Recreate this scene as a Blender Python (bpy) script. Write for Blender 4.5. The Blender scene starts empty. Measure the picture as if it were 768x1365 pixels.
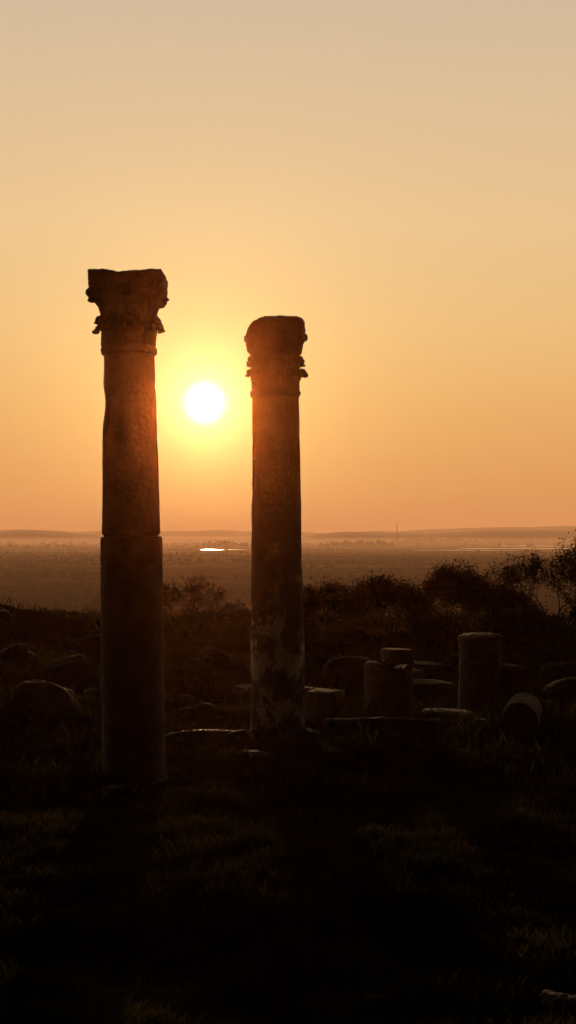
import bpy, bmesh, math, random
import numpy as np
from mathutils import Vector, Matrix
random.seed(7); rng = np.random.default_rng(7)
S = bpy.context.scene
S.view_settings.view_transform = 'Standard'
S.view_settings.look = 'None'
S.view_settings.exposure = 0

SUN_EL = math.radians(5.33); SUN_AZ = math.radians(-3.39)   # azimuth from +Y towards +X
SUN = Vector((math.sin(SUN_AZ)*math.cos(SUN_EL), math.cos(SUN_AZ)*math.cos(SUN_EL), math.sin(SUN_EL)))

# ------------------------------------------------------------ helpers
def lin(r, g, b):
    f = lambda c: (c/255/12.92) if c/255 <= .04045 else ((c/255+.055)/1.055)**2.4
    return (f(r), f(g), f(b), 1)

def ss(a, b, x):
    t = np.clip((x-a)/(b-a), 0, 1); return t*t*(3-2*t)

def h2(ix, iy, s=0):
    n = (ix.astype(np.int64)*374761393 + iy.astype(np.int64)*668265263 + s*1442695041) & 0xffffffff
    n = ((n ^ (n >> 13))*1274126177) & 0xffffffff
    n = (n ^ (n >> 16)) & 0xffffffff
    return n/4294967295.0

def vn(x, y, s=0):
    x = np.asarray(x, float); y = np.asarray(y, float)
    ix = np.floor(x); iy = np.floor(y); fx = x-ix; fy = y-iy
    fx = fx*fx*(3-2*fx); fy = fy*fy*(3-2*fy)
    a = h2(ix, iy, s); b = h2(ix+1, iy, s); c = h2(ix, iy+1, s); d = h2(ix+1, iy+1, s)
    return ((a*(1-fx)+b*fx)*(1-fy)+(c*(1-fx)+d*fx)*fy)*2-1

def vn3(p, sc, s=0):
    p = p*sc
    return (vn(p[:, 0]+.37*p[:, 2], p[:, 1]-.51*p[:, 2], s)+vn(p[:, 1]+7.3+.2*p[:, 0], p[:, 2]+.3*p[:, 0], s+5)
            + vn(p[:, 2]-3.1, p[:, 0]+9.7+.4*p[:, 1], s+9))/1.9

PLAIN = -50.0
def ground_h(x, y):
    x = np.asarray(x, float); y = np.asarray(y, float)
    t1 = ss(45, 350, y); t2 = ss(60, 420, np.abs(x)); t3 = ss(150, 500, -y)
    hill = (1-t1)*(1-t2)*(1-t3)
    z = 1.65*(1-ss(0, 9.5, y)) + .02*np.clip(-y, 0, 60)
    z = z + 1.35*np.exp(-((x+9.2)/3.6)**2-((y-38)/7)**2)
    z = z + .55*np.exp(-((x+7.5)/3.0)**2-((y-27)/4)**2)
    z = z + .35*np.exp(-((x+2.0)/3.0)**2-((y-33)/4)**2)
    flat = 1-np.exp(-((x+2.03)**2+(y-18.6)**2)/1.4)*.9-np.exp(-((x+.15)**2+(y-22.3)**2)/1.4)*.9
    n = .22*vn(x/3.3, y/3.3, 1)+.11*vn(x/1.1, y/1.1, 2)+.045*vn(x/.4, y/.4, 3)+.02*vn(x/.17, y/.17, 4)
    far = .9*vn(x/14, y/14, 6)*ss(50, 90, y)
    z = z + n*flat + far
    return z*hill + PLAIN*(1-hill)

def gz(x, y): return float(ground_h(np.array([x]), np.array([y]))[0])

def mesh_obj(name, v, f, mats, smooth=True, midx=None):
    me = bpy.data.meshes.new(name)
    v = np.asarray(v, dtype=np.float32)
    if isinstance(f, np.ndarray):
        n, k = f.shape
        me.vertices.add(len(v)); me.vertices.foreach_set('co', v.ravel())
        me.loops.add(n*k); me.loops.foreach_set('vertex_index', f.astype(np.int32).ravel())
        me.polygons.add(n)
        me.polygons.foreach_set('loop_start', np.arange(0, n*k, k, dtype=np.int32))
        me.polygons.foreach_set('loop_total', np.full(n, k, dtype=np.int32))
        me.update(calc_edges=True)
    else:
        me.from_pydata([tuple(map(float, a)) for a in v], [], f)
    for m in (mats if isinstance(mats, (list, tuple)) else [mats]): me.materials.append(m)
    me.polygons.foreach_set('use_smooth', [smooth]*len(me.polygons))
    if midx is not None: me.polygons.foreach_set('material_index', np.asarray(midx, dtype=np.int32))
    me.validate(); me.update()
    o = bpy.data.objects.new(name, me); S.collection.objects.link(o); return o

# ------------------------------------------------------------ materials
def mat(name):
    m = bpy.data.materials.new(name); m.use_nodes = True
    nt = m.node_tree; nt.nodes.clear()
    return m, nt, nt.nodes.new, nt.links.new

def ramp(nt, stops):
    r = nt.nodes.new('ShaderNodeValToRGB'); e = r.color_ramp.elements
    while len(e) > 1: e.remove(e[-1])
    e[0].position, e[0].color = stops[0]
    for p, c in stops[1:]:
        k = e.new(p); k.color = c
    return r

def g(v, t=(1, 1, 1)): return (v*t[0], v*t[1], v*t[2], 1)

def stone_mat(name, lo, hi, scale=3.0, patches=0.0, tint=(1, .88, .74), rough=.9):
    m, nt, N, L = mat(name)
    out = N('ShaderNodeOutputMaterial'); bs = N('ShaderNodeBsdfPrincipled')
    bs.inputs['Roughness'].default_value = rough; bs.inputs['Specular IOR Level'].default_value = .15
    tc = N('ShaderNodeTexCoord')
    n1 = N('ShaderNodeTexNoise'); n1.inputs['Scale'].default_value = scale; n1.inputs['Detail'].default_value = 8; n1.inputs['Roughness'].default_value = .65
    L(tc.outputs['Object'], n1.inputs['Vector'])
    r1 = ramp(nt, [(.3, g(lo, tint)), (.7, g(hi, tint))]); L(n1.outputs['Fac'], r1.inputs['Fac'])
    col = r1.outputs['Color']
    if patches:
        n2 = N('ShaderNodeTexNoise'); n2.inputs['Scale'].default_value = 2.6; n2.inputs['Detail'].default_value = 9; n2.inputs['Roughness'].default_value = .72
        mp = N('ShaderNodeMapping'); mp.inputs['Scale'].default_value = (1, 1, .7); mp.inputs['Location'].default_value = (3.3, 1.2, .4)
        L(tc.outputs['Object'], mp.inputs['Vector']); L(mp.outputs[0], n2.inputs['Vector'])
        sx = N('ShaderNodeSeparateXYZ'); L(tc.outputs['Object'], sx.inputs[0])
        mr = N('ShaderNodeMapRange'); mr.inputs['From Min'].default_value = 3.9; mr.inputs['From Max'].default_value = 1.6
        mr.inputs['To Min'].default_value = -.14; mr.inputs['To Max'].default_value = .02
        L(sx.outputs['Z'], mr.inputs['Value'])
        ad = N('ShaderNodeMath'); ad.operation = 'ADD'; L(n2.outputs['Fac'], ad.inputs[0]); L(mr.outputs[0], ad.inputs[1])
        r2 = ramp(nt, [(.52, (0, 0, 0, 1)), (.58, (1, 1, 1, 1))]); L(ad.outputs[0], r2.inputs['Fac'])
        mx = N('ShaderNodeMix'); mx.data_type = 'RGBA'
        L(r2.outputs['Color'], mx.inputs[0]); L(col, mx.inputs[6]); mx.inputs[7].default_value = (patches, patches*.95, patches*.9, 1)
        col = mx.outputs[2]
    L(col, bs.inputs['Base Color'])
    n3 = N('ShaderNodeTexNoise'); n3.inputs['Scale'].default_value = scale*7; n3.inputs['Detail'].default_value = 7
    L(tc.outputs['Object'], n3.inputs['Vector'])
    bp = N('ShaderNodeBump'); bp.inputs['Strength'].default_value = .7; bp.inputs['Distance'].default_value = .03
    L(n3.outputs['Fac'], bp.inputs['Height']); L(bp.outputs[0], bs.inputs['Normal'])
    L(bs.outputs[0], out.inputs[0]); return m

M_col = stone_mat('weathered_column_stone', .09, .25, 2.2)
M_col2 = stone_mat('plastered_column_stone', .08, .20, 2.2, patches=.78)
M_rock = stone_mat('ruin_limestone', .05, .17, 2.5)
M_rockd = stone_mat('field_boulder_stone', .035, .12, 2.0)

def ground_mat():
    m, nt, N, L = mat('dry_grass_earth')
    out = N('ShaderNodeOutputMaterial'); bs = N('ShaderNodeBsdfPrincipled'); bs.inputs['Roughness'].default_value = 1
    bs.inputs['Specular IOR Level'].default_value = 0
    ge = N('ShaderNodeNewGeometry')
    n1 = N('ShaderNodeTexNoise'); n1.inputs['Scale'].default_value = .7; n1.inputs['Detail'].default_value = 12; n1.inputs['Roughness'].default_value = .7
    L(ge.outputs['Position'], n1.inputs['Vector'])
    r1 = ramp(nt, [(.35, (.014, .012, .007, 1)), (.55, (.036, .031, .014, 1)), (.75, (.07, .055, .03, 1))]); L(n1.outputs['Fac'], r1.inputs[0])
    # fields on the plain
    mp = N('ShaderNodeMapping'); mp.inputs['Scale'].default_value = (.0007, .0022, 0); mp.inputs['Rotation'].default_value = (0, 0, .12)
    L(ge.outputs['Position'], mp.inputs[0])
    vo = N('ShaderNodeTexVoronoi'); vo.distance = 'CHEBYCHEV'; vo.inputs['Scale'].default_value = 1.7; L(mp.outputs[0], vo.inputs['Vector'])
    sp = N('ShaderNodeSeparateColor'); L(vo.outputs['Color'], sp.inputs[0])
    r2 = ramp(nt, [(0, (.02, .018, .008, 1)), (.3, (.06, .045, .02, 1)), (.5, (.03, .025, .012, 1)), (.72, (.15, .10, .05, 1)), (.9, (.03, .024, .012, 1))]); r2.color_ramp.interpolation = 'CONSTANT'
    L(sp.outputs[0], r2.inputs[0])
    n2 = N('ShaderNodeTexNoise'); n2.inputs['Scale'].default_value = .006; n2.inputs['Detail'].default_value = 9; L(ge.outputs['Position'], n2.inputs['Vector'])
    r3 = ramp(nt, [(.35, (.4, .4, .4, 1)), (.65, (1.4, 1.4, 1.4, 1))]); L(n2.outputs['Fac'], r3.inputs[0])
    mu = N('ShaderNodeMix'); mu.data_type = 'RGBA'; mu.blend_type = 'MULTIPLY'; mu.inputs[0].default_value = 1
    L(r2.outputs[0], mu.inputs[6]); L(r3.outputs[0], mu.inputs[7])
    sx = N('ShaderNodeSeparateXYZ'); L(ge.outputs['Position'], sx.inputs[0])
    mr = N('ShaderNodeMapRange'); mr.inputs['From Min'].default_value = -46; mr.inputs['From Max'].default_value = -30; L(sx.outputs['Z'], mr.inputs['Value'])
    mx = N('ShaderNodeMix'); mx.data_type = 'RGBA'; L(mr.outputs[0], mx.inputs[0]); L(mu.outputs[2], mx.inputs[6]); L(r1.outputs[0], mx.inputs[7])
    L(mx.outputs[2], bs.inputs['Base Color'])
    n4 = N('ShaderNodeTexNoise'); n4.inputs['Scale'].default_value = 9; n4.inputs['Detail'].default_value = 8; L(ge.outputs['Position'], n4.inputs['Vector'])
    bp = N('ShaderNodeBump'); bp.inputs['Strength'].default_value = .8; bp.inputs['Distance'].default_value = .05
    L(n4.outputs['Fac'], bp.inputs['Height']); L(bp.outputs[0], bs.inputs['Normal'])
    L(bs.outputs[0], out.inputs[0]); return m
M_ground = ground_mat()

def leaf_mat(name, lo, hi, trans=.35):
    m, nt, N, L = mat(name)
    out = N('ShaderNodeOutputMaterial'); d = N('ShaderNodeBsdfDiffuse'); t = N('ShaderNodeBsdfTranslucent'); mx = N('ShaderNodeMixShader'); mx.inputs[0].default_value = trans
    ge = N('ShaderNodeNewGeometry'); n = N('ShaderNodeTexNoise'); n.inputs['Scale'].default_value = 1.3; n.inputs['Detail'].default_value = 5; L(ge.outputs['Position'], n.inputs['Vector'])
    r = ramp(nt, [(.35, lo), (.65, hi)]); L(n.outputs['Fac'], r.inputs[0])
    L(r.outputs[0], d.inputs[0]); L(r.outputs[0], t.inputs[0]); L(d.outputs[0], mx.inputs[1]); L(t.outputs[0], mx.inputs[2]); L(mx.outputs[0], out.inputs[0]); return m
M_grass = leaf_mat('grass_blades', (.02, .021, .008, 1), (.085, .07, .026, 1), .25)
M_leaf = leaf_mat('olive_leaves', (.035, .04, .02, 1), (.06, .065, .03, 1), .06)
M_dist = leaf_mat('distant_foliage', (.02, .024, .012, 1), (.045, .045, .022, 1), .0)
M_bark = stone_mat('bark', .05, .1, 6, tint=(1, .8, .6))

def simple(name, col, rough, metal=0):
    m, nt, N, L = mat(name); out = N('ShaderNodeOutputMaterial'); bs = N('ShaderNodeBsdfPrincipled')
    n = N('ShaderNodeTexNoise'); n.inputs['Scale'].default_value = 4
    r = ramp(nt, [(.3, tuple(c*.8 for c in col[:3])+(1,)), (.7, col)]); L(n.outputs['Fac'], r.inputs[0]); L(r.outputs[0], bs.inputs['Base Color'])
    bs.inputs['Roughness'].default_value = rough; bs.inputs['Metallic'].default_value = metal; L(bs.outputs[0], out.inputs[0]); return m
M_water = simple('still_water', (.02, .03, .03, 1), .2)
M_hill = simple('hill_scrub', (.06, .05, .03, 1), 1)
M_bld = simple('plaster_wall', (.3, .26, .22, 1), .9)
M_steel = simple('galvanised_steel', (.3, .3, .3, 1), .5, .6)
M_pipe = simple('galvanised_pipe', (.5, .5, .5, 1), .3, 1)

# ------------------------------------------------------------ ground sheet
rad = list(np.arange(.0, 6, .5)[1:]) + list(np.arange(6, 42, .15))
r = 42.0
while r < 45000: rad.append(r); r *= 1.032
rad = np.array(rad)
az = np.concatenate([np.radians(np.arange(-32, 32, .24)), np.radians(np.arange(32, 328, 4.0))])
R, A = np.meshgrid(rad, az, indexing='ij')
X = R*np.sin(A); Y = R*np.cos(A); Z = ground_h(X, Y)
V = np.stack([X, Y, Z], -1).reshape(-1, 3)
nr, na = len(rad), len(az)
i, j = np.meshgrid(np.arange(nr-1), np.arange(na), indexing='ij'); j2 = (j+1) % na
F = np.stack([i*na+j, (i+1)*na+j, (i+1)*na+j2, i*na+j2], -1).reshape(-1, 4)[:, ::-1]
V = np.vstack([V, [[0, 0, gz(0, 0)]]])
c = len(V)-1
me_faces = [tuple(q) for q in F.tolist()]+[(c, (k+1) % na, k) for k in range(na)]
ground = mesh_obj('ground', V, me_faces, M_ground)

# ------------------------------------------------------------ grass
def blades(name, n, ysamp, xfun, hlo, hhi, w, thr, material, seed, clear=False):
    rg = np.random.default_rng(seed)
    y = ysamp(rg, n); x = xfun(rg, y)
    d = vn(x/1.3, y/1.3, 21)*.6+vn(x/.45, y/.45, 22)*.5
    keep = d > thr-rg.random(n)*.6
    if clear: keep &= ~((x > -2.0) & (x < -.5) & (y > 17.5) & (y < 22.6))
    x = x[keep]; y = y[keep]; d = d[keep]; n = len(x)
    z = ground_h(x, y)-.01
    hh = (hlo+(hhi-hlo)*rg.random(n)**2)*(1+.5*np.clip(d, -.5, 1))
    a = rg.random(n)*2*np.pi; lean = rg.random(n)*.7*hh; la = rg.random(n)*2*np.pi
    ww = w*(.6+.8*rg.random(n))
    b = np.stack([x, y, z], -1); side = np.stack([np.cos(a)*ww, np.sin(a)*ww, 0*a], -1)
    mid = b+np.stack([np.cos(la)*lean*.35, np.sin(la)*lean*.35, hh*.6], -1)
    tip = b+np.stack([np.cos(la)*lean, np.sin(la)*lean, hh], -1)
    v = np.stack([b-side, b+side, mid+side*.7, tip], 1).reshape(-1, 3)
    f = np.arange(n*4).reshape(n, 4)
    return mesh_obj(name, v, f, material, smooth=False)
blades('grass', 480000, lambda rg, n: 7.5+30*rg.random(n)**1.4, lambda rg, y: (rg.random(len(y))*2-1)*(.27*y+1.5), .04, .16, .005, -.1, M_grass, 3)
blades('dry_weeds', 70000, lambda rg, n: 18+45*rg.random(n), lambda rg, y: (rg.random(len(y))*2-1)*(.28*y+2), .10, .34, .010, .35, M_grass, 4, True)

# ------------------------------------------------------------ columns
def lathe(name, prof, material, seed, segs=72, amp=.012, loc=(0, 0, 0), cap=True, step=.05, chips=.03, parent=None):
    zs = [prof[0][0]]; rs = [prof[0][1]]
    for (z0, r0), (z1, r1) in zip(prof[:-1], prof[1:]):
        k = max(1, int(math.hypot(z1-z0, r1-r0)/step))
        for q in range(1, k+1): zs.append(z0+(z1-z0)*q/k); rs.append(r0+(r1-r0)*q/k)
    zs = np.array(zs); rs = np.array(rs); th = np.linspace(0, 2*np.pi, segs, endpoint=False)
    Zz, T = np.meshgrid(zs, th, indexing='ij'); Rr = np.repeat(rs[:, None], segs, 1)
    p = np.stack([Rr*np.cos(T), Rr*np.sin(T), Zz], -1).reshape(-1, 3)
    nrm = np.stack([np.cos(T), np.sin(T), 0*T], -1).reshape(-1, 3)
    fade = np.clip(Rr.reshape(-1)/.15, 0, 1)
    d = amp*vn3(p, 1.6, seed)+amp*.5*vn3(p, 6, seed+1)
    ch = vn3(p, 2.7, seed+3); d -= chips*np.clip(ch-.75, 0, 1)
    ch = vn3(p, 8.5, seed+8); d -= chips*.5*np.clip(ch-.7, 0, 1)
    d += .3*amp*vn3(p, 17, seed+4)
    p = p+nrm*(d*fade)[:, None]
    n = len(zs); f = []
    for a in range(n-1):
        for b in range(segs):
            b2 = (b+1) % segs; f.append((a*segs+b, a*segs+b2, (a+1)*segs+b2, (a+1)*segs+b))
    if cap:
        f.append(tuple(range(segs))[::-1]); f.append(tuple((n-1)*segs+b for b in range(segs)))
    o = mesh_obj(name, p, f, material); o.location = loc
    if parent: o.parent = parent
    return o

def add_leaf(bm, ang, z0, h, rb0, rb1, tipout, width, curl=.35, thick=.03):
    nt_, nu = 14, 8; grid = []
    ca, sa = math.cos(ang), math.sin(ang)
    for a in range(nt_+1):
        t = a/nt_
        zz = z0+h*math.sin(min(t, .8)/.8*math.pi/2) - (h*curl*((t-.8)/.2)**1.5 if t > .8 else 0)
        rr = rb0+(rb1-rb0)*t+tipout*(t**3.2)
        w = width*(1.0-.35*t-.35*max(0, t-.75)/.25)*(1+.22*math.sin(t*26))
        row = []
        for b in range(nu+1):
            u = b/nu*2-1
            aa = u*w*.5
            rad_ = rr+.02*(1-abs(u))-.02*abs(u)+.018*math.cos(u*9)
            x, y = rad_*ca-aa*sa, rad_*sa+aa*ca
            xi, yi = (rad_-thick)*ca-aa*sa, (rad_-thick)*sa+aa*ca
            row.append((bm.verts.new((x, y, zz)), bm.verts.new((xi, yi, zz-thick*.3))))
        grid.append(row)
    for a in range(nt_):
        for b in range(nu):
            o = [grid[a][b][0], grid[a][b+1][0], grid[a+1][b+1][0], grid[a+1][b][0]]
            i_ = [grid[a][b][1], grid[a+1][b][1], grid[a+1][b+1][1], grid[a][b+1][1]]
            bm.faces.new(o); bm.faces.new(i_)
    for a in range(nt_):
        for b, fl in ((0, 0), (nu, 1)):
            q = [grid[a][b][0], grid[a+1][b][0], grid[a+1][b][1], grid[a][b][1]]
            bm.faces.new(q if not fl else q[::-1])
    for b in range(nu):
        for a, fl in ((0, 1), (nt_, 0)):
            q = [grid[a][b][0], grid[a][b+1][0], grid[a][b+1][1], grid[a][b][1]]
            bm.faces.new(q if not fl else q[::-1])

def add_lathe(bm, prof, segs=48, power=None):
    rows = []
    for z, r_, *sq in prof:
        k = sq[0] if sq else 0
        row = []
        for b in range(segs):
            t = 2*math.pi*b/segs
            c_, s_ = math.cos(t), math.sin(t)
            m_ = max(abs(c_), abs(s_)); rr = r_*((1-k)+k/m_)
            row.append(bm.verts.new((rr*c_, rr*s_, z)))
        rows.append(row)
    for a in range(len(rows)-1):
        for b in range(segs):
            b2 = (b+1) % segs; bm.faces.new((rows[a][b], rows[a][b2], rows[a+1][b2], rows[a+1][b]))
    bm.faces.new(rows[0][::-1]); bm.faces.new(rows[-1])

def add_ball(bm, loc, r_, sc=(1, 1, 1)):
    bmesh.ops.create_icosphere(bm, subdivisions=3, radius=r_, matrix=Matrix.Translation(loc) @ Matrix.Diagonal((*sc, 1)))

def finish(bm, name, material, voxel, amp, seed, erode=None, parent=None):
    me = bpy.data.meshes.new(name+'_tmp'); bmesh.ops.recalc_face_normals(bm, faces=bm.faces); bm.to_mesh(me); bm.free()
    o = bpy.data.objects.new(name+'_tmp', me); S.collection.objects.link(o)
    md = o.modifiers.new('r', 'REMESH'); md.mode = 'VOXEL'; md.voxel_size = voxel
    dg = bpy.context.evaluated_depsgraph_get(); dg.update()
    m2 = bpy.data.meshes.new_from_object(o.evaluated_get(dg)); bpy.data.objects.remove(o)
    n = len(m2.vertices); co = np.empty(n*3, np.float32); m2.vertices.foreach_get('co', co); co = co.reshape(-1, 3).astype(float)
    no = np.empty(n*3, np.float32); m2.vertices.foreach_get('normal', no); no = no.reshape(-1, 3)
    d = amp*vn3(co, 5, seed)+amp*.7*vn3(co, 13, seed+2)+amp*.45*vn3(co, 31, seed+3)
    d -= amp*2.2*np.clip(vn3(co, 3.5, seed+7)-.55, 0, 1)
    co = co+no*d[:, None]
    if erode: co = erode(co)
    m2.vertices.foreach_set('co', co.astype(np.float32).ravel())
    m2.materials.clear(); m2.materials.append(material)
    m2.polygons.foreach_set('use_smooth', [True]*len(m2.polygons)); m2.update(); m2.name = name
    ob = bpy.data.objects.new(name, m2); S.collection.objects.link(ob)
    if parent: ob.parent = parent
    return ob

def column_empty(x, y, lean):
    e = bpy.data.objects.new('corinthian_column', None); S.collection.objects.link(e)
    e.location = (x, y, 0); e.rotation_euler = (0, lean, 0); e.empty_display_size = .5; return e

# tall nearer column
colA = column_empty(-2.03, 18.6, math.radians(-.75))
lathe('base_drum', [(-.5, .45), (.02, .45), (.06, .425)], M_col, 3, parent=colA)
lathe('lower_shaft', [(.05, .420), (1.5, .416), (3.19, .408), (3.215, .396), (3.222, .36)], M_col, 11, parent=colA, chips=.07, amp=.007, step=.03)
lathe('upper_shaft', [(3.205, .355), (3.235, .360), (3.25, .380), (3.28, .387), (4.5, .362), (5.60, .334), (5.63, .337)], M_col, 15, parent=colA, chips=.07, amp=.007, step=.03)
bm = bmesh.new()
add_lathe(bm, [(5.62, .335), (5.64, .362), (5.70, .366), (5.73, .335), (5.76, .325), (5.95, .33), (6.15, .345), (6.26, .40), (6.36, .46), (6.44, .475)])
add_lathe(bm, [(6.34, .42, .5), (6.40, .46, .8), (6.46, .475, .9), (6.52, .485, .93), (6.66, .49, .93), (6.68, .48, .9)], 64)
for k in range(8):
    add_leaf(bm, k*math.pi/4+.02, 5.74, .28, .325, .35, .11, .30, thick=.045)
    add_leaf(bm, k*math.pi/4+.02+math.pi/8, 5.82, .30, .325, .35, .11, .28, thick=.045)
    add_leaf(bm, k*math.pi/4+.02, 6.06, .36, .33, .42, .10, .30, curl=.22, thick=.06)
for k in range(4):
    a = math.pi/4+k*math.pi/2
    add_ball(bm, Vector((math.cos(a)*.57, math.sin(a)*.57, 6.39)), .10, (1, 1, .8))
    add_leaf(bm, a, 6.05, .34, .34, .50, .10, .28, curl=.22, thick=.06)
    add_ball(bm, Vector((math.cos(k*math.pi/2)*.43, math.sin(k*math.pi/2)*.43, 6.44)), .095, (1, 1, .9))
def erA(co):
    z = co[:, 2]
    k = z > 6.5
    bite = .05*np.clip(vn3(co, 2.4, 71), 0, 1)
    co[k, 2] -= bite[k]; return co
finish(bm, 'capital', M_col, .012, .015, 41, erA, colA)

# shorter-looking farther column
colB = column_empty(-.16, 22.3, math.radians(-.35))
lathe('base_drum', [(-.5, .5), (.1, .49), (.16, .44)], M_col2, 6, parent=colB)
lathe('shaft', [(.15, .43), (1.5, .425), (3.2, .402), (5.40, .372), (5.44, .375)], M_col2, 25, parent=colB, chips=.08, amp=.010)
bm = bmesh.new()
add_lathe(bm, [(5.43, .375), (5.45, .40), (5.50, .405), (5.53, .37), (5.58, .35), (5.85, .36), (6.06, .375), (6.2, .42), (6.28, .45), (6.30, .44)])
add_lathe(bm, [(6.10, .40, .2), (6.22, .45, .45), (6.34, .47, .6), (6.50, .475, .65), (6.60, .465, .65), (6.64, .43, .55)], 64)
for k in range(8):
    add_leaf(bm, k*math.pi/4+.02, 5.54, .32, .355, .38, .10, .28, thick=.045)
    add_leaf(bm, k*math.pi/4+.02+math.pi/8, 5.72, .34, .36, .39, .10, .26, thick=.045)
for k in range(4):
    add_ball(bm, Vector((math.cos(math.pi/4+k*math.pi/2)*.50, math.sin(math.pi/4+k*math.pi/2)*.50, 6.26)), .10)
    add_ball(bm, Vector((math.cos(k*math.pi/2)*.42, math.sin(k*math.pi/2)*.42, 6.37)), .09)
def erB(co):
    x, z = co[:, 0], co[:, 2]
    q = np.clip((-x-.12)/.36, 0, 1)*np.clip((z-6.3)/.33, 0, 1)
    co[:, 2] -= .12*q*q; co[:, 0] += .04*q
    k = z > 6.45; b = .05*np.clip(vn3(co, 2.2, 77), -.3, 1); co[k, 2] -= b[k]; return co
finish(bm, 'capital', M_col2, .013, .019, 51, erB, colB)

# ------------------------------------------------------------ stones
def rock(name, x, y, sx, sy, sz, seed, block=.4, rot=0, tilt=(0, 0), up=.5, material=None, amp=.1, zoff=0):
    bm = bmesh.new(); bmesh.ops.create_icosphere(bm, subdivisions=5, radius=1)
    co = np.array([v.co[:] for v in bm.verts]); fs = [tuple(v.index for v in f.verts) for f in bm.faces]; bm.free()
    m_ = np.max(np.abs(co), axis=1, keepdims=True)
    co = co*((1-block)+block/m_)
    rg = np.random.default_rng(seed)
    for q in range(9):
        nn = rg.normal(size=3); nn /= np.linalg.norm(nn); dd = co@nn; lim = rg.uniform(.7, .95)*dd.max()
        co = co-np.outer(np.clip(dd-lim, 0, None)*.9, nn)
    co = co*(1+amp*vn3(co, 1.1, seed)+amp*.45*vn3(co, 2.6, seed+1)+amp*.28*vn3(co, 7, seed+2)+amp*.14*vn3(co, 18, seed+3))[:, None]
    co = co*np.array([sx, sy, sz])/2
    o = mesh_obj(name, co, fs, material or M_rock)
    o.rotation_euler = (tilt[0], tilt[1], rot)
    o.location = (x, y, gz(x, y)+sz*(up-.5)+zoff)
    return o

def stump(name, x, y, rad_, h, seed, rim=True, brk=.0):
    e = lathe(name, [(-.3, rad_*1.02), (h*.5, rad_), (h-.12, rad_*.98)]+([(h-.10, rad_*1.04), (h-.03, rad_*1.04), (h, rad_*.97), (h+.005, rad_*.5), (h+.008, .02)] if rim else [(h-.03, rad_*.97), (h, rad_*.9), (h+.01, rad_*.5), (h+.01, .02)]),
              M_rock, seed, amp=.03, chips=.2, step=.035)
    me = e.data; n = len(me.vertices); co = np.empty(n*3, np.float32); me.vertices.foreach_get('co', co); co = co.reshape(-1, 3)
    top = np.clip((co[:, 2]-h*.55)/(h*.45), 0, 1); q = co.astype(float).copy(); q[:, 2] = 0
    co[:, 2] -= top*(brk*np.clip(vn3(q, 1.7, seed)+.25*vn3(q, 6, seed+1), -.1, 1)+.02*vn3(q, 9, seed+2)); me.vertices.foreach_set('co', co.ravel()); me.update()
    e.location = (x, y, gz(x, y)*.6); return e
stump('broken_column', 3.50, 25.6, .375, 1.50, 61, True, .06)
stump('broken_column', 1.70, 23.8, .395, 1.0, 62, False, .25)
rock('stone_block', 1.86, 23.8, .48, .5, .26, 63, .8, .3, up=.5, zoff=1.06, amp=.06)
rock('stone_block', 4.02, 25.8, .62, .6, 1.1, 64, .75, .2, up=.9, amp=.07)
rock('stone_block', .56, 23.4, .58, .55, .62, 65, .9, .1, up=.8, amp=.05)
def fallen(x, y, rad_, ln, rot, seed, mt=M_rock, tilt=0):
    e = lathe('fallen_column_drum', [(-ln/2, .02), (-ln/2, rad_*.6), (-ln/2, rad_*.93), (-ln/2+.04, rad_), (ln/2-.04, rad_*.97), (ln/2, rad_*.9), (ln/2, rad_*.5), (ln/2, .02)], mt, seed, amp=.025, chips=.14, cap=False, step=.035)
    e.rotation_euler = (math.pi/2+tilt, 0, rot); e.location = (x, y, gz(x, y)+rad_*.6); return e
fallen(1.42, 21.2, .20, 1.75, math.radians(86), 66)
fallen(3.75, 22.6, .29, 1.3, math.radians(-14), 67)
W = [(-.75, 27.5, .55, .6, .3, .8, .2, .12, 0), (.65, 27.5, .9, .6, .36, .85, .1, 0, .08), (-1.55, 32, .95, .5, .32, .8, .5, .1, .45),
     (2.9, 28.5, .9, .8, .35, .6, .4, 0, .1), (2.5, 30, 1.0, .7, .4, .4, 1.0, 0, 0), (3.05, 31, .8, .6, .4, .7, .2, 0, .1),
     (2.9, 24.4, 1.2, .7, .22, .6, .15, .05, .08), (1.3, 31, 1.2, .8, .65, .35, .3, 0, 0)]
for k, (x, y, a, b, c_, bl, ro, tx, ty) in enumerate(W):
    rock('stone_block', x, y, a, b, c_, 80+k*3, bl, ro, (tx, ty), up=.72, amp=.08)
B = [(-4.15, 23.6, 1.35, 1.1, .95, 0), (-5.2, 21.6, 1.2, 1.0, .8, 0), (-4.6, 29, .95, .8, .6, 0), (-6.0, 30.5, .9, .9, .7, 0), (-5.6, 25.6, .8, .7, .5, 0),
     (-3.0, 25.5, .7, .6, .4, 0), (-2.05, 17.5, .9, .5, .2, 0), (-3.5, 33, 1.2, .8, .6, 0), (-5.2, 36, 1.3, .9, .6, 0), (-7.6, 35, 1.5, 1.2, .8, 0),
     (.25, 21.6, .7, .6, .32, 0), (-.7, 21.7, .5, .5, .25, 0), (1.95, 9.9, .42, .4, .22, 0), (2.25, 9.5, .5, .4, .3, 0), (.62, 10.0, .16, .12, .08, 0), (-3.6, 30, .7, .6, .4, 0),
     (5.6, 29, 1.1, .9, .4, 0), (6.5, 33, 1.3, 1, .6, 0), (4.2, 34, 1.2, 1, .5, 0)]
for k, (x, y, a, b, c_, _) in enumerate(B):
    rock('boulder', x, y, a, b, c_, 240+k*3, .15, random.random()*3, (random.uniform(-.3, .3), random.uniform(-.3, .3)), up=.68, material=M_rockd, amp=.2)
vv, ff = [], []; off = 0
bm = bmesh.new(); bmesh.ops.create_icosphere(bm, subdivisions=2, radius=1)
ico = np.array([v.co[:] for v in bm.verts]); icf = [tuple(v.index for v in f.verts) for f in bm.faces]; bm.free()
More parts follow.
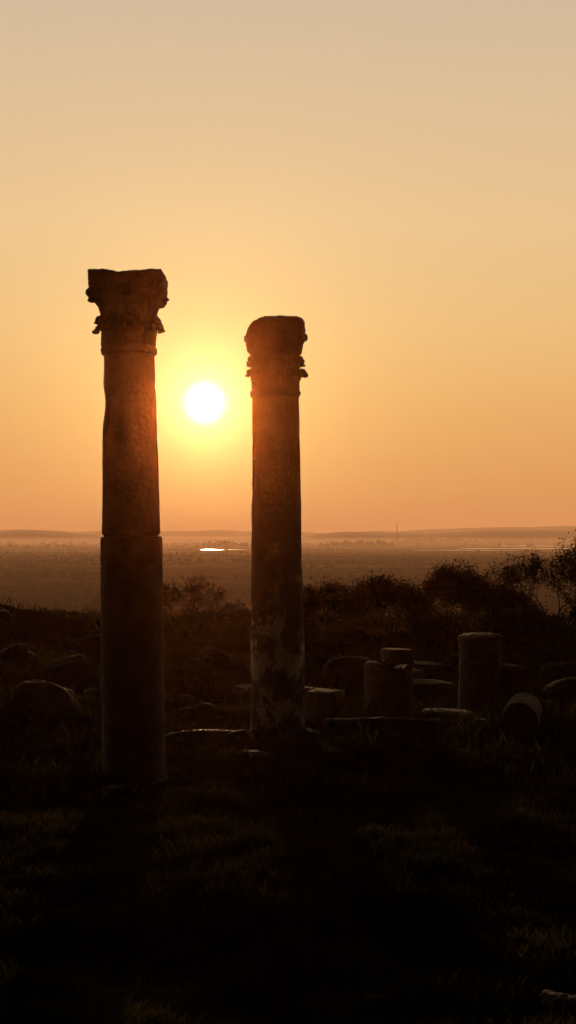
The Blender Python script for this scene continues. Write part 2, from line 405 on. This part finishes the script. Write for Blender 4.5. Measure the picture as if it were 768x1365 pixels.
for k in range(190):
    y = random.uniform(19, 40) if k % 3 == 0 else random.uniform(22, 34); x = random.uniform(-1, 1)*(.25*y+1); s = random.choice([.05, .07, .1, .14, .18])
    m_ = np.max(np.abs(ico), axis=1, keepdims=True)
    co = ico*(.55+.45/m_)*(1+.18*vn3(ico, 1.3, k))[:, None]*np.array([s*random.uniform(.8, 1.4), s, s*.6])
    a = random.random()*6.3; co = co @ np.array([[math.cos(a), math.sin(a), 0], [-math.sin(a), math.cos(a), 0], [0, 0, 1]])
    vv.append(co+np.array([x, y, gz(x, y)])); ff += [tuple(q+off for q in t) for t in icf]; off += len(ico)
mesh_obj('rubble', np.vstack(vv), ff, M_rockd, smooth=False)

cu = bpy.data.curves.new('water_pipe', 'CURVE'); cu.dimensions = '3D'; cu.bevel_depth = .011; cu.bevel_resolution = 3
sp = cu.splines.new('NURBS'); pts = [(-1.95, 21.2), (-1.6, 21.6), (-1.2, 22.0), (-.9, 22.15), (-.6, 22.2), (-.3, 22.9), (.2, 23.1)]
sp.points.add(len(pts)-1)
for q, (x, y) in zip(sp.points, pts): q.co = (x, y, gz(x, y)+.09, 1)
sp.use_endpoint_u = True
o = bpy.data.objects.new('water_pipe', cu); cu.materials.append(M_pipe); S.collection.objects.link(o)

# ------------------------------------------------------------ trees
def tree(name, x, y, h, spread, seed, stems=4, leaves=5000, leaf=.05, dense=.35, depth=5):
    rd = random.Random(seed); segs = []; tips = []
    def grow(p, d, ln, r_, lev):
        n = 3
        for q in range(n):
            d2 = (d+Vector((rd.gauss(0, .16), rd.gauss(0, .16), rd.gauss(0.03, .1)))).normalized()
            p2 = p+d2*ln/n; r2 = r_*.88; segs.append((p, p2, r_, r2)); p, d, r_ = p2, d2, r2
            if lev <= 2: tips.append((p2, ln))
        if lev == 0: return
        for q in range(rd.choice([2, 3, 3])):
            ax = Vector((rd.gauss(0, 1), rd.gauss(0, 1), rd.gauss(0, .5))).normalized()
            d3 = (d+ax*rd.uniform(.5, 1.0)*spread+Vector((0, 0, .12))).normalized()
            grow(p, d3, ln*rd.uniform(.62, .86), r_*.68, lev-1)
    for s_ in range(stems):
        a = s_*6.28/stems+rd.random(); dd = Vector((math.cos(a)*spread*.6, math.sin(a)*spread*.6, 1)).normalized()
        grow(Vector((math.cos(a)*.08, math.sin(a)*.08, -.2)), dd, h*.28, .035*h/2+.01, depth)
    zmax = max(t[0].z for t in tips); k = h/zmax
    v, f = [], []
    for p0, p1, a, b in segs:
        p0 = p0*k; p1 = p1*k
        d = (p1-p0).normalized(); u = d.orthogonal().normalized(); w = d.cross(u); o_ = len(v)
        for P_, rr in ((p0, a), (p1, b)):
            for q in range(4):
                t = q*math.pi/2; v.append(P_+(u*math.cos(t)+w*math.sin(t))*max(rr, .006))
        for q in range(4): f.append((o_+q, o_+(q+1) % 4, o_+4+(q+1) % 4, o_+4+q))
    nb = len(f)
    for q in range(leaves):
        t, ln = rd.choice(tips); c_ = t*k+Vector((rd.gauss(0, 1), rd.gauss(0, 1), rd.gauss(0, 1)))*dense*.35
        u = Vector((rd.gauss(0, 1), rd.gauss(0, 1), rd.gauss(0, 1))).normalized(); w = u.orthogonal().normalized()
        s_ = leaf*rd.uniform(.6, 1.5); o_ = len(v)
        v += [c_-u*s_, c_+w*s_*.45, c_+u*s_, c_-w*s_*.45]; f.append((o_, o_+1, o_+2, o_+3))
    o = mesh_obj(name, [q[:] for q in v], f, [M_bark, M_leaf], smooth=False, midx=[0]*nb+[1]*(len(f)-nb))
    o.location = (x, y, gz(x, y)); return o
tree('bare_bush', -3.0, 41, 1.95, 1.0, 1, 6, 700, .03, .16)
tree('bare_bush', -2.2, 43, 1.2, 1.1, 2, 5, 700, .03, .16)
tree('olive_tree', 1.0, 43, 1.8, .95, 3, 4, 9000, .042, .35)
tree('olive_tree', 3.1, 44, 1.75, 1.15, 4, 5, 14000, .042, .4)
tree('olive_tree', 5.7, 46, 2.45, 1.0, 5, 4, 15000, .042, .35)
tree('olive_tree', 7.1, 48, 1.5, 1.1, 6, 5, 10000, .042, .35)
tree('bare_tree', 8.5, 44, 3.2, .95, 7, 5, 7000, .035, .25)
tree('olive_tree', 9.7, 42, 3.3, 1.0, 8, 5, 12000, .042, .33)
tree('olive_tree', 8.0, 36, 1.5, 1.1, 9, 5, 9000, .042, .33)
tree('bush', -.9, 47, .7, 1.2, 10, 5, 4000, .04, .35)
tree('bush', 2.0, 39, .6, 1.2, 11, 5, 4000, .04, .3)
tree('bush', 4.4, 41, .7, 1.2, 16, 5, 4000, .04, .3)
tree('bush', 5.6, 38, .8, 1.2, 12, 5, 4500, .04, .3)
tree('bush', 7.0, 41, 1.0, 1.2, 13, 5, 4500, .04, .3)
tree('bush', .2, 40, .6, 1.2, 15, 5, 3000, .04, .3)

# ------------------------------------------------------------ plain: trees, water, buildings, hills, mast
def clumps(name, items, material):
    vv, ff = [], []; off = 0
    for k, (x, y, s, hh) in enumerate(items):
        co = ico*(1+.35*vn3(ico, 1.7, k % 97))[:, None]*np.array([s, s, hh])
        vv.append(co+np.array([x, y, PLAIN+hh*.7])); ff.append(np.array(icf)+off); off += len(ico)
    return mesh_obj(name, np.vstack(vv), np.vstack(ff), material, smooth=False)
it = []
rd = random.Random(5)
for k in range(80):       # hedgerows and shelter belts
    d = 900*math.exp(rd.random()*2.2); x0 = rd.uniform(-.3, .3)*d; ln = rd.uniform(80, 520)*(d/3000)**.5; sl = rd.uniform(-.12, .12); n = int(ln/7)
    for q in range(n):
        if rd.random() < .25: continue
        X_ = x0+q*7
        if 4200 < d < 4750 and -340 < X_ < -60: continue
        s = rd.uniform(2, 4.5); it.append((X_+rd.gauss(0, 2), d+q*7*sl+rd.gauss(0, 4), s, s*rd.uniform(.7, 1.2)))
for (px0, px1, d, hmax) in ((262, 335, 5600, 14), (425, 525, 5600, 16), (400, 470, 4300, 5), (520, 640, 7600, 16), (640, 780, 8200, 20), (-10, 120, 5000, 9), (560, 780, 4000, 4), (-10, 140, 3700, 5)):
    xa = (px0-384)*d/1875; xb = (px1-384)*d/1875
    for q in range(int((xb-xa)/8)):
        t = q/((xb-xa)/8); e = math.sin(math.pi*t)**.4
        s = rd.uniform(.5, 1.3)*hmax*(.4+.6*e); it.append((xa+q*8, d+rd.gauss(0, 60), s*.8, s))
clumps('distant_trees', it, M_dist)

def patch(name, xs, ys, seed, z=PLAIN+.6):
    (x0, x1), (y0, y1) = xs, ys; n = 60; v = []; f = []
    for q in range(n+1):
        t = q/n; e = math.sin(math.pi*t)**.5
        c_ = (y0+y1)/2+(y1-y0)*.25*float(vn(t*5, 0, seed)); w = (y1-y0)/2*e*(1+.5*float(vn(t*9, 3, seed)))
        x = x0+(x1-x0)*t; v += [(x, c_-w, z), (x, c_+w, z)]
    for q in range(n): f.append((q*2, q*2+2, q*2+3, q*2+1))
    return mesh_obj(name, v, f, M_water)
patch('lake', (-295, -215), (4700, 4840), 1)
patch('lake', (-205, -130), (4730, 4810), 5)
patch('lake', (600, 1300), (4900, 5350), 2)
patch('lake', (900, 1600), (5900, 6500), 3)
patch('lake', (400, 760), (4500, 4620), 4)
v, f = [], []
for k in range(220):
    d = rd.uniform(5600, 8500); x = rd.choice([rd.gauss(600, 300), rd.gauss(1500, 300), rd.gauss(1300, 400), rd.gauss(-900, 400)])
    a, b, hh = rd.uniform(6, 16), rd.uniform(6, 12), rd.uniform(5, 14); o_ = len(v)
    for zz in (PLAIN, PLAIN+hh): v += [(x-a, d-b, zz), (x+a, d-b, zz), (x+a, d+b, zz), (x-a, d+b, zz)]
    v += [(x-a, d, PLAIN+hh+3), (x+a, d, PLAIN+hh+3)]
    f += [tuple(o_+i_ for i_ in q) for q in ((0, 1, 5, 4), (1, 2, 6, 9, 5), (2, 3, 7, 6), (3, 0, 4, 8, 7), (4, 5, 9, 8), (6, 7, 8, 9))]
mesh_obj('distant_village', v, f, M_bld, smooth=False)

def ridge(name, d, pts, depth, seed, rough):
    xs = np.linspace(pts[0][0], pts[-1][0], 700); hs = np.interp(xs, [p[0] for p in pts], [p[1] for p in pts])
    hs = np.maximum(hs+rough*(vn(xs/900, 0*xs, seed)+.5*vn(xs/300, 0*xs, seed+1)+.25*vn(xs/110, 0*xs, seed+2)), 2)
    rows = [(-1, 0), (-.6, .25), (-.3, .6), (0, 1), (.5, .6), (1, 0)]
    v = np.concatenate([np.stack([xs, d+a*depth+0*xs, PLAIN-2+hs*b], -1) for a, b in rows]); n = len(xs)
    f = np.array([(a*n+q, a*n+q+1, (a+1)*n+q+1, (a+1)*n+q) for a in range(len(rows)-1) for q in range(n-1)])
    return mesh_obj(name, v, f, M_hill)
ridge('distant_hills', 9000, [(-9000, 40), (-2400, 50), (-1850, 68), (-1650, 80), (-1400, 66), (-1150, 50), (-800, 36), (0, 32), (200, 62), (350, 72), (600, 60), (900, 45), (1250, 70), (1600, 78), (2100, 66), (3000, 50), (9000, 60)], 900, 3, 9)
ridge('distant_hills', 14000, [(-14000, 100), (-4500, 90), (-3000, 95), (-2000, 85), (0, 72), (1000, 92), (2000, 115), (3000, 130), (4000, 110), (14000, 100)], 1500, 9, 16)

v, f = [], []
def bar(p0, p1, r_):
    p0 = Vector(p0); p1 = Vector(p1); d = (p1-p0).normalized(); u = d.orthogonal().normalized(); w = d.cross(u); o_ = len(v)
    for P_ in (p0, p1):
        for q in range(4): v.append((P_+(u*math.cos(q*math.pi/2)+w*math.sin(q*math.pi/2))*r_)[:])
    for q in range(4): f.append((o_+q, o_+(q+1) % 4, o_+4+(q+1) % 4, o_+4+q))
Hm = 98
for q in range(12):
    z0, z1 = Hm*q/12, Hm*(q+1)/12; w0, w1 = 5*(1-q/12)+.5, 5*(1-(q+1)/12)+.5
    c0 = [(s*w0, t*w0, z0) for s, t in ((-1, -1), (1, -1), (1, 1), (-1, 1))]; c1 = [(s*w1, t*w1, z1) for s, t in ((-1, -1), (1, -1), (1, 1), (-1, 1))]
    for a in range(4): bar(c0[a], c1[a], .5); bar(c0[a], c1[(a+1) % 4], .3); bar(c1[a], c1[(a+1) % 4], .3)
bar((0, 0, Hm-2), (0, 0, Hm+12), .5)
o = mesh_obj('radio_mast', v, f, M_steel, smooth=False); o.location = (465, 6000, PLAIN)

# ------------------------------------------------------------ air: valley haze, and a volume added for the sun's glow
def box(name, lo, hi, material):
    v = [(x, y, z) for x in (lo[0], hi[0]) for y in (lo[1], hi[1]) for z in (lo[2], hi[2])]
    f = [(0, 1, 3, 2), (4, 6, 7, 5), (0, 4, 5, 1), (2, 3, 7, 6), (0, 2, 6, 4), (1, 5, 7, 3)]
    return mesh_obj(name, v, f, material, smooth=False)
def haze(name, D, col, lo, hi):
    m, nt, N, L = mat(name+'_air'); out = N('ShaderNodeOutputMaterial'); ab = N('ShaderNodeVolumeAbsorption'); em = N('ShaderNodeEmission'); ad = N('ShaderNodeAddShader')
    ab.inputs['Color'].default_value = (0, 0, 0, 1); ab.inputs['Density'].default_value = D
    em.inputs['Color'].default_value = col; em.inputs['Strength'].default_value = D  # haze brightness is emitted colour, in place of scattered sunlight
    L(ab.outputs[0], ad.inputs[0]); L(em.outputs[0], ad.inputs[1]); L(ad.outputs[0], out.inputs['Volume'])
    return box(name, lo, hi, m)
haze('valley_haze', 1/13000, lin(221, 146, 89), (-30000, 70, -60), (30000, 40000, 170))
haze('valley_mist', 1/12000, lin(226, 152, 92), (-29000, 3300, -58), (29000, 39000, -14))
m, nt, N, L = mat('added_glow_air'); out = N('ShaderNodeOutputMaterial'); sc = N('ShaderNodeVolumeScatter')
sc.inputs['Color'].default_value = (1, .36, .10, 1); sc.inputs['Density'].default_value = .00042; sc.inputs['Anisotropy'].default_value = .967
L(sc.outputs[0], out.inputs['Volume'])
box('added_glow_volume', (-40, -15, -8), (40, 24, 14), m)  # added box of scattering air, tinted for a reddish glow over the columns

# ------------------------------------------------------------ sun + sky
sd = bpy.data.lights.new('sun', 'SUN'); sd.energy = 1.8; sd.angle = math.radians(.6); sd.color = (1, .55, .25)
so = bpy.data.objects.new('sun', sd); S.collection.objects.link(so); so.rotation_euler = (-SUN).to_track_quat('-Z', 'Y').to_euler(); so.location = (0, 0, 30)

w = bpy.data.worlds.new('World'); S.world = w; w.use_nodes = True; nt = w.node_tree; nt.nodes.clear(); N = nt.nodes.new; L = nt.links.new
def math_(op, a, b=None, c=None):
    n = N('ShaderNodeMath'); n.operation = op
    for k, q in enumerate((a, b, c)):
        if q is None: continue
        if isinstance(q, (int, float)): n.inputs[k].default_value = q
        else: L(q, n.inputs[k])
    return n.outputs[0]
out = N('ShaderNodeOutputWorld'); bg = N('ShaderNodeBackground'); tc = N('ShaderNodeTexCoord')
nz = N('ShaderNodeVectorMath'); nz.operation = 'NORMALIZE'; L(tc.outputs['Generated'], nz.inputs[0])
sx = N('ShaderNodeSeparateXYZ'); L(nz.outputs[0], sx.inputs[0])
rp = ramp(nt, [(0, lin(220, 146, 90)), (.033, lin(229, 160, 94)), (.086, lin(236, 178, 108)), (.14, lin(239, 193, 128)), (.215, lin(236, 199, 147)),
               (.287, lin(225, 195, 155)), (.355, lin(214, 190, 160)), (.43, lin(120, 108, 98)), (.55, lin(45, 44, 46)), (1, lin(25, 26, 32))])
L(sx.outputs['Z'], rp.inputs[0])
dh = N('ShaderNodeVectorMath'); dh.operation = 'DOT_PRODUCT'; L(nz.outputs[0], dh.inputs[0]); dh.inputs[1].default_value = (math.sin(SUN_AZ), math.cos(SUN_AZ), 0)
mr = N('ShaderNodeMapRange'); mr.interpolation_type = 'SMOOTHSTEP'; mr.inputs['From Min'].default_value = .1; mr.inputs['From Max'].default_value = .86
mr.inputs['To Min'].default_value = .010; mr.inputs['To Max'].default_value = 1; L(dh.outputs['Value'], mr.inputs['Value'])
ds = N('ShaderNodeVectorMath'); ds.operation = 'DOT_PRODUCT'; L(nz.outputs[0], ds.inputs[0]); ds.inputs[1].default_value = SUN[:]
ang = math_('MULTIPLY', math_('ARCCOSINE', math_('MINIMUM', ds.outputs['Value'], 1.0)), 180/math.pi)
def expf(w_, s_): return math_('MULTIPLY', math_('EXPONENT', math_('MULTIPLY', ang, -1/w_)), s_)
gl0 = expf(.85, 1.5); gl1 = expf(2.6, .85); gl2 = expf(7.0, .12)
disc = N('ShaderNodeMapRange'); disc.interpolation_type = 'SMOOTHSTEP'; L(ang, disc.inputs['Value'])
disc.inputs['From Min'].default_value = 1.05; disc.inputs['From Max'].default_value = .5; disc.inputs['To Min'].default_value = 0; disc.inputs['To Max'].default_value = 1.2
def scale(col, fac):
    n = N('ShaderNodeVectorMath'); n.operation = 'SCALE'
    if isinstance(col, tuple): n.inputs[0].default_value = col[:3]
    else: L(col, n.inputs[0])
    if isinstance(fac, (int, float)): n.inputs['Scale'].default_value = fac
    else: L(fac, n.inputs['Scale'])
    return n.outputs[0]
def add(a, b):
    n = N('ShaderNodeVectorMath'); n.operation = 'ADD'; L(a, n.inputs[0]); L(b, n.inputs[1]); return n.outputs[0]
sky = N('ShaderNodeTexSky'); sky.sky_type = 'NISHITA'; sky.sun_disc = False; sky.sun_elevation = SUN_EL; sky.sun_rotation = SUN_AZ; sky.dust_density = 6; sky.air_density = 1.5
tot = add(scale(rp.outputs[0], mr.outputs[0]), scale((1, .74, .22), gl1)); tot = add(tot, scale((1, .85, .5), gl0))
tot = add(tot, scale((1, .60, .2), gl2)); tot = add(tot, scale((1, .95, .8), disc.outputs[0])); tot = add(tot, scale(sky.outputs[0], .001))
L(tot, bg.inputs[0]); bg.inputs[1].default_value = .95; L(bg.outputs[0], out.inputs[0])

# ------------------------------------------------------------ camera
cd = bpy.data.cameras.new('camera'); cam = bpy.data.objects.new('camera', cd); S.collection.objects.link(cam)
cd.sensor_fit = 'VERTICAL'; cd.sensor_height = 24; cd.lens = 24*1875/1365; cd.clip_start = .1; cd.clip_end = 100000
cam.location = (0, 0, 3.25); cam.rotation_euler = (math.radians(90+.90), 0, 0)
S.camera = cam
